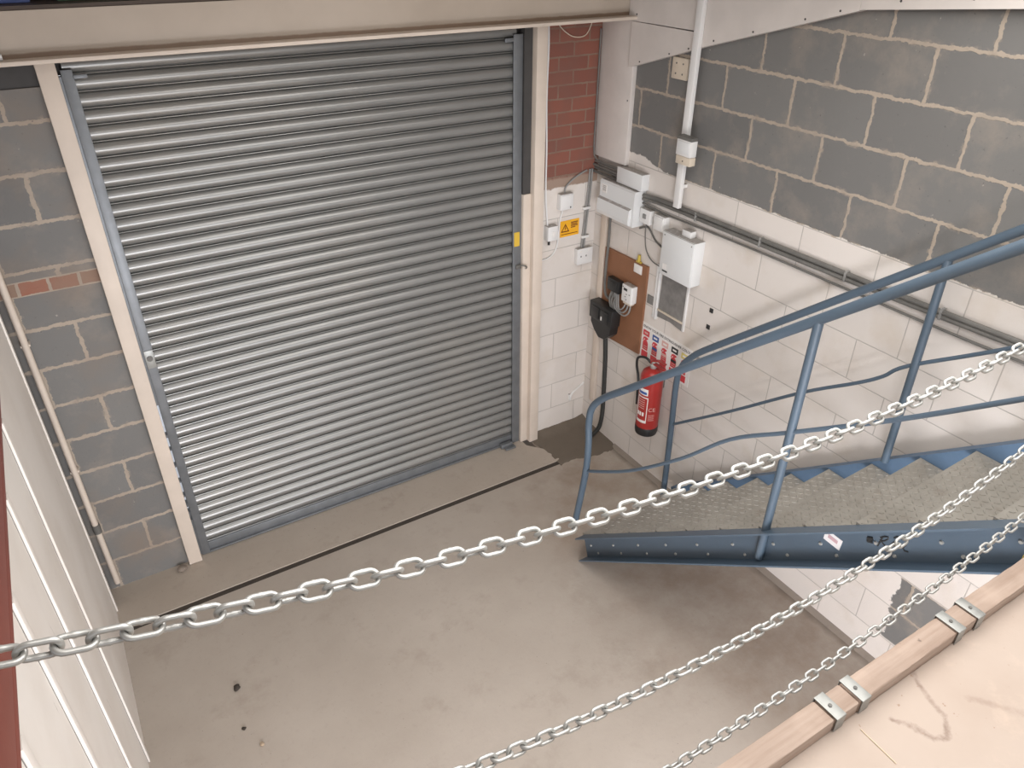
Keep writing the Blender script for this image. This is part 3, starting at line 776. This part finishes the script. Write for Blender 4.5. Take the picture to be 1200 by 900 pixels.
for i in range(3):
    y0 = 3.575+.026*i
    tag(MB().tube(bezier([(3.155, y0, 1.29), (3.145, y0+.005, 1.225+.014*i), (3.143, y0+.06-.01*i, 1.185+.016*i), (3.145, 3.73-.018*i, 1.21+.012*i), (3.150, 3.745-.018*i, 1.315)]), .006, 8).build('meter_tail', m_greyc), 'grey looped cable hanging under the electricity meter', 'cable', 'loops under the meter')
tag(MB().tube(bezier([(3.168, 3.885, 1.855), (3.168, 3.885, 1.6), (3.165, 3.888, 1.5), (3.163, 3.885, 1.32), (3.16, 3.86, 1.25), (3.155, 3.80, 1.245), (3.155, 3.785, 1.312)]), .010, 10).build('conduit', m_greyd), 'dark grey conduit dropping from the consumer unit down the left of the brown board', 'conduit')
struct(MB().box(3.175, XR, 3.935, 3.992, .27, 1.85, .003).build('trim_15', m_cream))
tag(MB().box(3.192, XR, 3.395, 3.458, 1.348, 1.408, .001).build('tile', m_panel), 'small dark square plate beside the right edge of the brown board', 'plate')
rec = thing('grey_panel', (XR, 3.22, 1.28), 'dark grey bare rectangle on the wall below the distribution box', 'panel')
MB().prism([(3.335, 1.64), (3.10, 1.64), (3.105, 1.285), (3.22, 1.30), (3.345, 1.29)], 'X', 3.194, XR).build('panel', m_panel, rec)
MB().box(3.188, XR, 3.085, 3.102, 1.29, 1.64, .002).build('frame', m_white, rec)
MB().box(3.186, 3.195, 3.10, 3.345, 1.338, 1.350, .001).build('string', m_cream_p, rec)
tag(MB().box(3.18, XR, 3.348, 3.362, 1.27, 1.655, .002).box(3.188, XR, 3.375, 3.392, 1.27, 1.655, .002).build('trunking', m_white), 'thin white trunking at the left of the dark grey rectangle', 'trunking')
for y, z in ((2.884, 1.528), (2.89, 1.413)):
    struct(MB().box(3.196, XR+.001, y-.014, y+.014, z-.014, z+.014).build('trim_16', m_blackp))
sn = thing('sensor_box', (3.142, 3.15, 2.368), 'white box with brown top and cream lower cover on the white conduit', 'sensor')
MB().box(3.070, 3.1195, 3.105, 3.222, 2.418, 2.508, .004).build('body', m_white, sn)
MB().box(3.068, 3.1195, 3.103, 3.224, 2.5085, 2.526, .002).build('cap', m_greyd, sn)
MB().box(3.075, 3.1195, 3.105, 3.222, 2.368, 2.416, .004).build('lower_cover', m_cream_p, sn)
MB().tube([(3.0755, 3.163, 2.39), (3.073, 3.163, 2.39)], .004, 8).build('screw', m_blackp, sn)
MB().box(3.067, 3.071, 3.115, 3.212, 2.432, 2.500, .002).build('front_panel', m_whitem, sn)
sp = thing('blank_plate', (XR, 3.39, 2.79), 'square cream plastic plate under the boxed haunch left of the conduit', 'plate')
wallbox('plate', 3.182, 3.325, 3.452, 2.785, 2.90, m_cream_p, sp, .005)
for y, z in ((3.36, 2.87), (3.415, 2.87), (3.36, 2.815), (3.415, 2.815)): MB().tube([(3.183, y, z), (3.180, y, z)], .005, 8).build('screw', m_greyd, sp)

# ================================================================== POSTER
po = thing('extinguisher_poster', (XR, 3.24, .9), 'white fire extinguisher colour code poster partly hidden behind the red extinguisher', 'poster')
MB().box(3.197, XR, 2.985, 3.478, .915, 1.195).build('sheet', m_paper, po)
uy, uz = (0, -1, 0), (0, 0, 1)
text_mesh('heading', 'KNOW YOUR FIRE EXTINGUISHER COLOUR CODE', .0265, (3.1965, 3.468, 1.160), uy, uz, m_blackp, po, sx=.93)
cols = [(m_redp, m_redp), (m_bluep, m_bluep), (m_pinkp, m_pinkp), (m_blackp, m_blackp), (m_yellowp, m_yellowp)]
for i, (hm, bmn) in enumerate(cols):
    yc = 3.432-.0965*i; x1, x0 = 3.197, 3.1962
    hdr = MB().box(x0, x1, yc-.032, yc+.032, 1.100, 1.142).build('header_tag', hm, po)
    MB().box(x0-.0006, x0, yc-.018, yc+.018, 1.115, 1.128).build('print', m_paper if i else m_pinkp, hdr)
    e = MB()
    body = [(-.026, .99), (.026, .99), (.026, 1.045), (.018, 1.062), (.006, 1.068), (.022, 1.078), (.024, 1.088), (-.004, 1.092), (-.022, 1.086), (-.030, 1.060), (-.024, 1.055), (-.014, 1.078), (-.006, 1.068), (-.018, 1.062), (-.026, 1.045)]
    e._add([(x0, yc-u, z) for u, z in body]+[(x1, yc-u, z) for u, z in body], [tuple(range(15)), tuple(range(29, 14, -1))]+[(k, (k+1) % 15, 15+(k+1) % 15, 15+k) for k in range(15)])
    ep = e.build('printed_extinguisher', m_redp, po, smooth=False)
    if i: MB().box(x0-.0006, x0, yc-.025, yc+.025, 1.030, 1.050).build('colour_band', bmn, ep)
    for z in (1.02, 1.005): MB().box(x0-.0006, x0, yc-.018, yc+.018, z-.002, z+.002).build('print', m_pinkp, ep)
    MB().box(x0, x1, yc-.032, yc+.032, .932, .982).build('footer_tag', m_redp, po)

# ================================================================== FIRE EXTINGUISHER
EC = (3.098, 3.222); er = .080
ex = thing('fire_extinguisher', (EC[0], EC[1], .44), 'red fire extinguisher with black base hanging on the white wall', 'fire extinguisher')
MB().lathe([(er, .515), (er, .90), (er*.97, .925), (er*.85, .950), (er*.6, .968), (er*.3, .976), (.018, .978), (.018, .99), (0, .99)], EC, 36).build('cylinder', m_red, ex)
MB().lathe([(0, .448), (er*.8, .448), (er*.96, .456), (er*1.015, .475), (er*1.015, .517), (er, .520), (0, .520)], EC, 36).build('base', m_black, ex)
MB().lathe([(.019, .978), (.022, .984), (.022, 1.005), (.015, 1.012), (.013, 1.03), (0, 1.03)], EC, 16).build('valve', m_steelp, ex)
hn = MB()
for z0, z1 in ((1.032, 1.062), (1.018, 1.022)):
    hn.prism([(EC[1]+.02, z0), (EC[1]-.05, z1), (EC[1]-.11, z1-.004), (EC[1]-.11, z1-.012), (EC[1]-.05, z1-.010), (EC[1]+.02, z0-.012)], 'X', EC[0]-.013, EC[0]+.013)
hn.build('handle', m_red, ex)
MB().tube(bezier([(EC[0], EC[1]+.015, 1.0), (EC[0]-.01, EC[1]+.07, 1.025), (EC[0]-.02, EC[1]+.135, 1.00), (EC[0]-.01, EC[1]+.155, .93), (EC[0], EC[1]+.14, .84), (EC[0]-.01, EC[1]+.115, .76), (EC[0]-.02, EC[1]+.098, .66)]), .009, 10).build('hose', m_black, ex)
MB().tube([(EC[0]-.012, EC[1]+.115, .76), (EC[0]-.022, EC[1]+.096, .64)], .012, 10).build('nozzle', m_black, ex)
# label facing the room: angles measured around the cylinder
A = math.radians
MB().curved(EC, er, A(159), A(217), .795, .845).build('banner', m_paper, ex)
MB().curved(EC, er+.0012, A(163), A(211), .803, .822, .0006).build('banner_print', m_bluep, ex)
fr = MB()
fr.curved(EC, er, A(159), A(221), .772, .780); fr.curved(EC, er, A(159), A(221), .570, .590); fr.curved(EC, er, A(217), A(221), .580, .780); fr.curved(EC, er, A(159), A(163), .580, .780)
fr.build('label_frame', m_paper, ex)
ln = MB()
for z in (.755, .738, .721, .704, .687): ln.curved(EC, er, A(169), A(205), z-.0022, z+.0022)
ln.build('label_print', m_pinkp, ex)
for a in (167, 181, 196): MB().curved(EC, er, A(a), A(a+10), .625, .655).build('pictogram', m_paper, ex)
lw = MB()
for z in (.640, .626, .612, .598): lw.curved(EC, er, A(228), A(259), z-.0015, z+.0015)
lw.build('small_print', m_pinkp, ex)
ae = A(243); px_, py_ = EC[0]+(er+.001)*math.cos(ae), EC[1]+(er+.001)*math.sin(ae)
text_mesh('ce_mark', 'CE', .042, (px_, py_, .672), (-math.sin(ae), math.cos(ae), 0), uz, m_pinkp, ex, align='CENTER')
MB().box(3.176, XR, EC[1]-.025, EC[1]+.025, .80, .905, .002).build('wall_bracket', m_greyd, ex)

# ================================================================== FRONT WALL FITTINGS (between post and corner)
YW = 4.10
jb = thing('junction_box', (2.92, YW, 1.87), 'white junction box at the top of the painted strip below the red bricks', 'junction box')
MB().box(2.866, 2.972, 4.052, YW, 1.868, 1.978, .004).build('case', m_white, jb); MB().box(2.872, 2.966, 4.047, 4.053, 1.874, 1.972, .003).build('lid', m_white, jb)
MB().tube([(2.945, 4.048, 1.885), (2.945, 4.045, 1.885)], .005, 8).build('screw', m_blackp, jb)
tag(MB().tube(bezier([(2.92, 4.085, 1.975), (2.925, 4.088, 2.01), (2.97, 4.09, 2.05), (3.04, 4.09, 2.085), (3.10, 4.09, 2.105)]), .006, 8).build('cable', m_greyc), 'grey cable from the junction box up across the mortar ledge to the corner', 'cable')
tag(MB().tube(bezier([(2.915, 4.092, 1.868), (2.892, 4.092, 1.78), (2.885, 4.092, 1.70), (2.875, 4.092, 1.61), (2.845, 4.092, 1.55), (2.79, 4.092, 1.525), (2.742, 4.092, 1.52)]), .005, 8).build('cable', m_white), 'white cable curving down from the junction box past the yellow warning sign', 'cable')
ws = thing('warning_sign', (2.98, YW, 1.65), 'amber electrical warning sign with a triangle on the white painted blocks', 'sign')
MB().box(2.902, 3.062, 4.097, YW, 1.655, 1.772).build('plate', m_sign, ws)
tr = MB()
def tri(cx, cz, s): return [(cx-s, cz-s*.62), (cx+s, cz-s*.62), (cx, cz+s*1.1)]
o3, i3 = tri(2.944, 1.712, .036), tri(2.944, 1.712, .024)
tr._add([(x, 4.0962, z) for x, z in o3+i3], [(0, 1, 4, 3), (1, 2, 5, 4), (2, 0, 3, 5)])
tr.build('triangle', m_signd, ws, smooth=False)
MB()._add([(x, 4.0962, z) for x, z in [(2.946, 1.738), (2.938, 1.712), (2.943, 1.713), (2.939, 1.692), (2.951, 1.718), (2.946, 1.717), (2.950, 1.738)]], [(0, 1, 2, 3, 4, 5, 6)]).build('lightning_flash', m_signd, ws, smooth=False)
for z, x1 in ((1.752, 3.05), (1.740, 3.045), (1.728, 3.05), (1.716, 3.03)): MB().box(2.992, x1, 4.0962, 4.097, z-.0035, z+.0035).build('print', m_signd, ws)
MB().box(2.912, 3.05, 4.0962, 4.097, 1.671, 1.676).build('print', m_signd, ws)
sw = thing('switch_box', (2.80, YW, 1.64), 'white switch box beside the cream post left of the amber sign', 'switch')
MB().box(2.766, 2.848, 4.045, YW, 1.668, 1.772, .005).build('case', m_white, sw); MB().box(2.80, 2.822, 4.038, 4.046, 1.695, 1.735, .003).build('rocker', m_paper, sw)
MB().tube([(2.79, 4.07, 1.669), (2.79, 4.07, 1.635)], .009, 10).build('gland', m_black, sw)
so = thing('socket', (3.10, YW, 1.43), 'white double socket low on the end of the twin grey conduit', 'socket')
MB().box(3.035, 3.165, 4.062, YW, 1.435, 1.55, .004).build('back_box', m_white, so); MB().box(3.032, 3.168, 4.056, 4.063, 1.432, 1.553, .003).build('face_plate', m_white, so)
for x in (3.065, 3.11): MB().box(x-.004, x+.004, 4.0545, 4.0565, 1.488, 1.50).build('pin_hole', m_greyd, so)
for x in (3.06, 3.135): MB().box(x-.008, x+.008, 4.053, 4.0565, 1.525, 1.54, .001).build('rocker', m_paper, so)
cc = thing('conduit', (3.09, 4.09, 1.55), 'twin grey conduit dropping from the brick ledge to the double socket', 'conduit')
for dx in (0, .02):
    MB().tube(bezier([(3.125+dx, 4.088, 2.11), (3.12+dx, 4.088, 2.0), (3.105+dx, 4.088, 1.80), (3.095+dx, 4.088, 1.66), (3.085+dx, 4.085, 1.55)]), .007, 8).build('tube', m_greyc, cc)
for z in (1.84, 1.63): MB().box(3.082, 3.142, 4.075, YW, z-.01, z+.01, .003).build('clip', m_white, cc)
tag(MB().tube(bezier([(2.752, 4.088, 3.05), (2.757, 4.088, 2.9), (2.752, 4.088, 2.6), (2.762, 4.088, 2.3), (2.765, 4.088, 2.0), (2.785, 4.085, 1.77)]), .006, 8).build('cable', m_white), 'white cable running down the brickwork beside the cream post to the switch box', 'cable')
tag(MB().tube(bezier([(2.80, 4.093, 3.05), (2.87, 4.093, 2.985), (2.95, 4.093, 2.945), (3.04, 4.093, 2.955), (3.09, 4.093, 3.05)]), .0032, 6).build('cable', m_cream_p), 'thin pale wire sagging in a loop under the beam against the red bricks', 'cable')
tag(MB().tube(bezier([(3.05, 4.094, .30), (3.06, 4.094, .24), (3.08, 4.094, .30), (3.16, 4.094, .35), (3.19, 4.094, .37)]), .008, 8).build('cable', m_white), 'painted over cable stub low on the white corner wall', 'cable')

# ================================================================== DEBRIS
def chunk(x, y, s, mat, label, z=0.0, name='stone_chip'):
    b = bmesh.new(); bmesh.ops.create_icosphere(b, subdivisions=2, radius=s)
    rg = random.Random(int(x*1000+y*77))
    for v in b.verts:
        v.co *= rg.uniform(.65, 1.15); v.co.z = v.co.z*.45+s*.40
        v.co += Vector((x, y, z))
    lo = min(v.co.z for v in b.verts)
    for v in b.verts: v.co.z -= lo-z
    mb = MB(); mb.merge(b); o = tag(mb.build(name, mat), label, name.replace('_', ' ')); o['kind'] = 'thing'
chunk(.075, 2.976, .022, m_debris, 'dark crumb of dirt on the open concrete floor below the highest chain')
chunk(.045, 2.715, .012, m_debris, 'tiny dark crumb on the concrete floor near the left boarding')
chunk(.10, 2.58, .014, m_debrisl, 'tiny pale crumb on the concrete floor near the bottom left')
chunk(.0, 4.035, .035, m_mortar, 'lump of grey mortar at the foot of the left cream post', .008, 'mortar_lump')
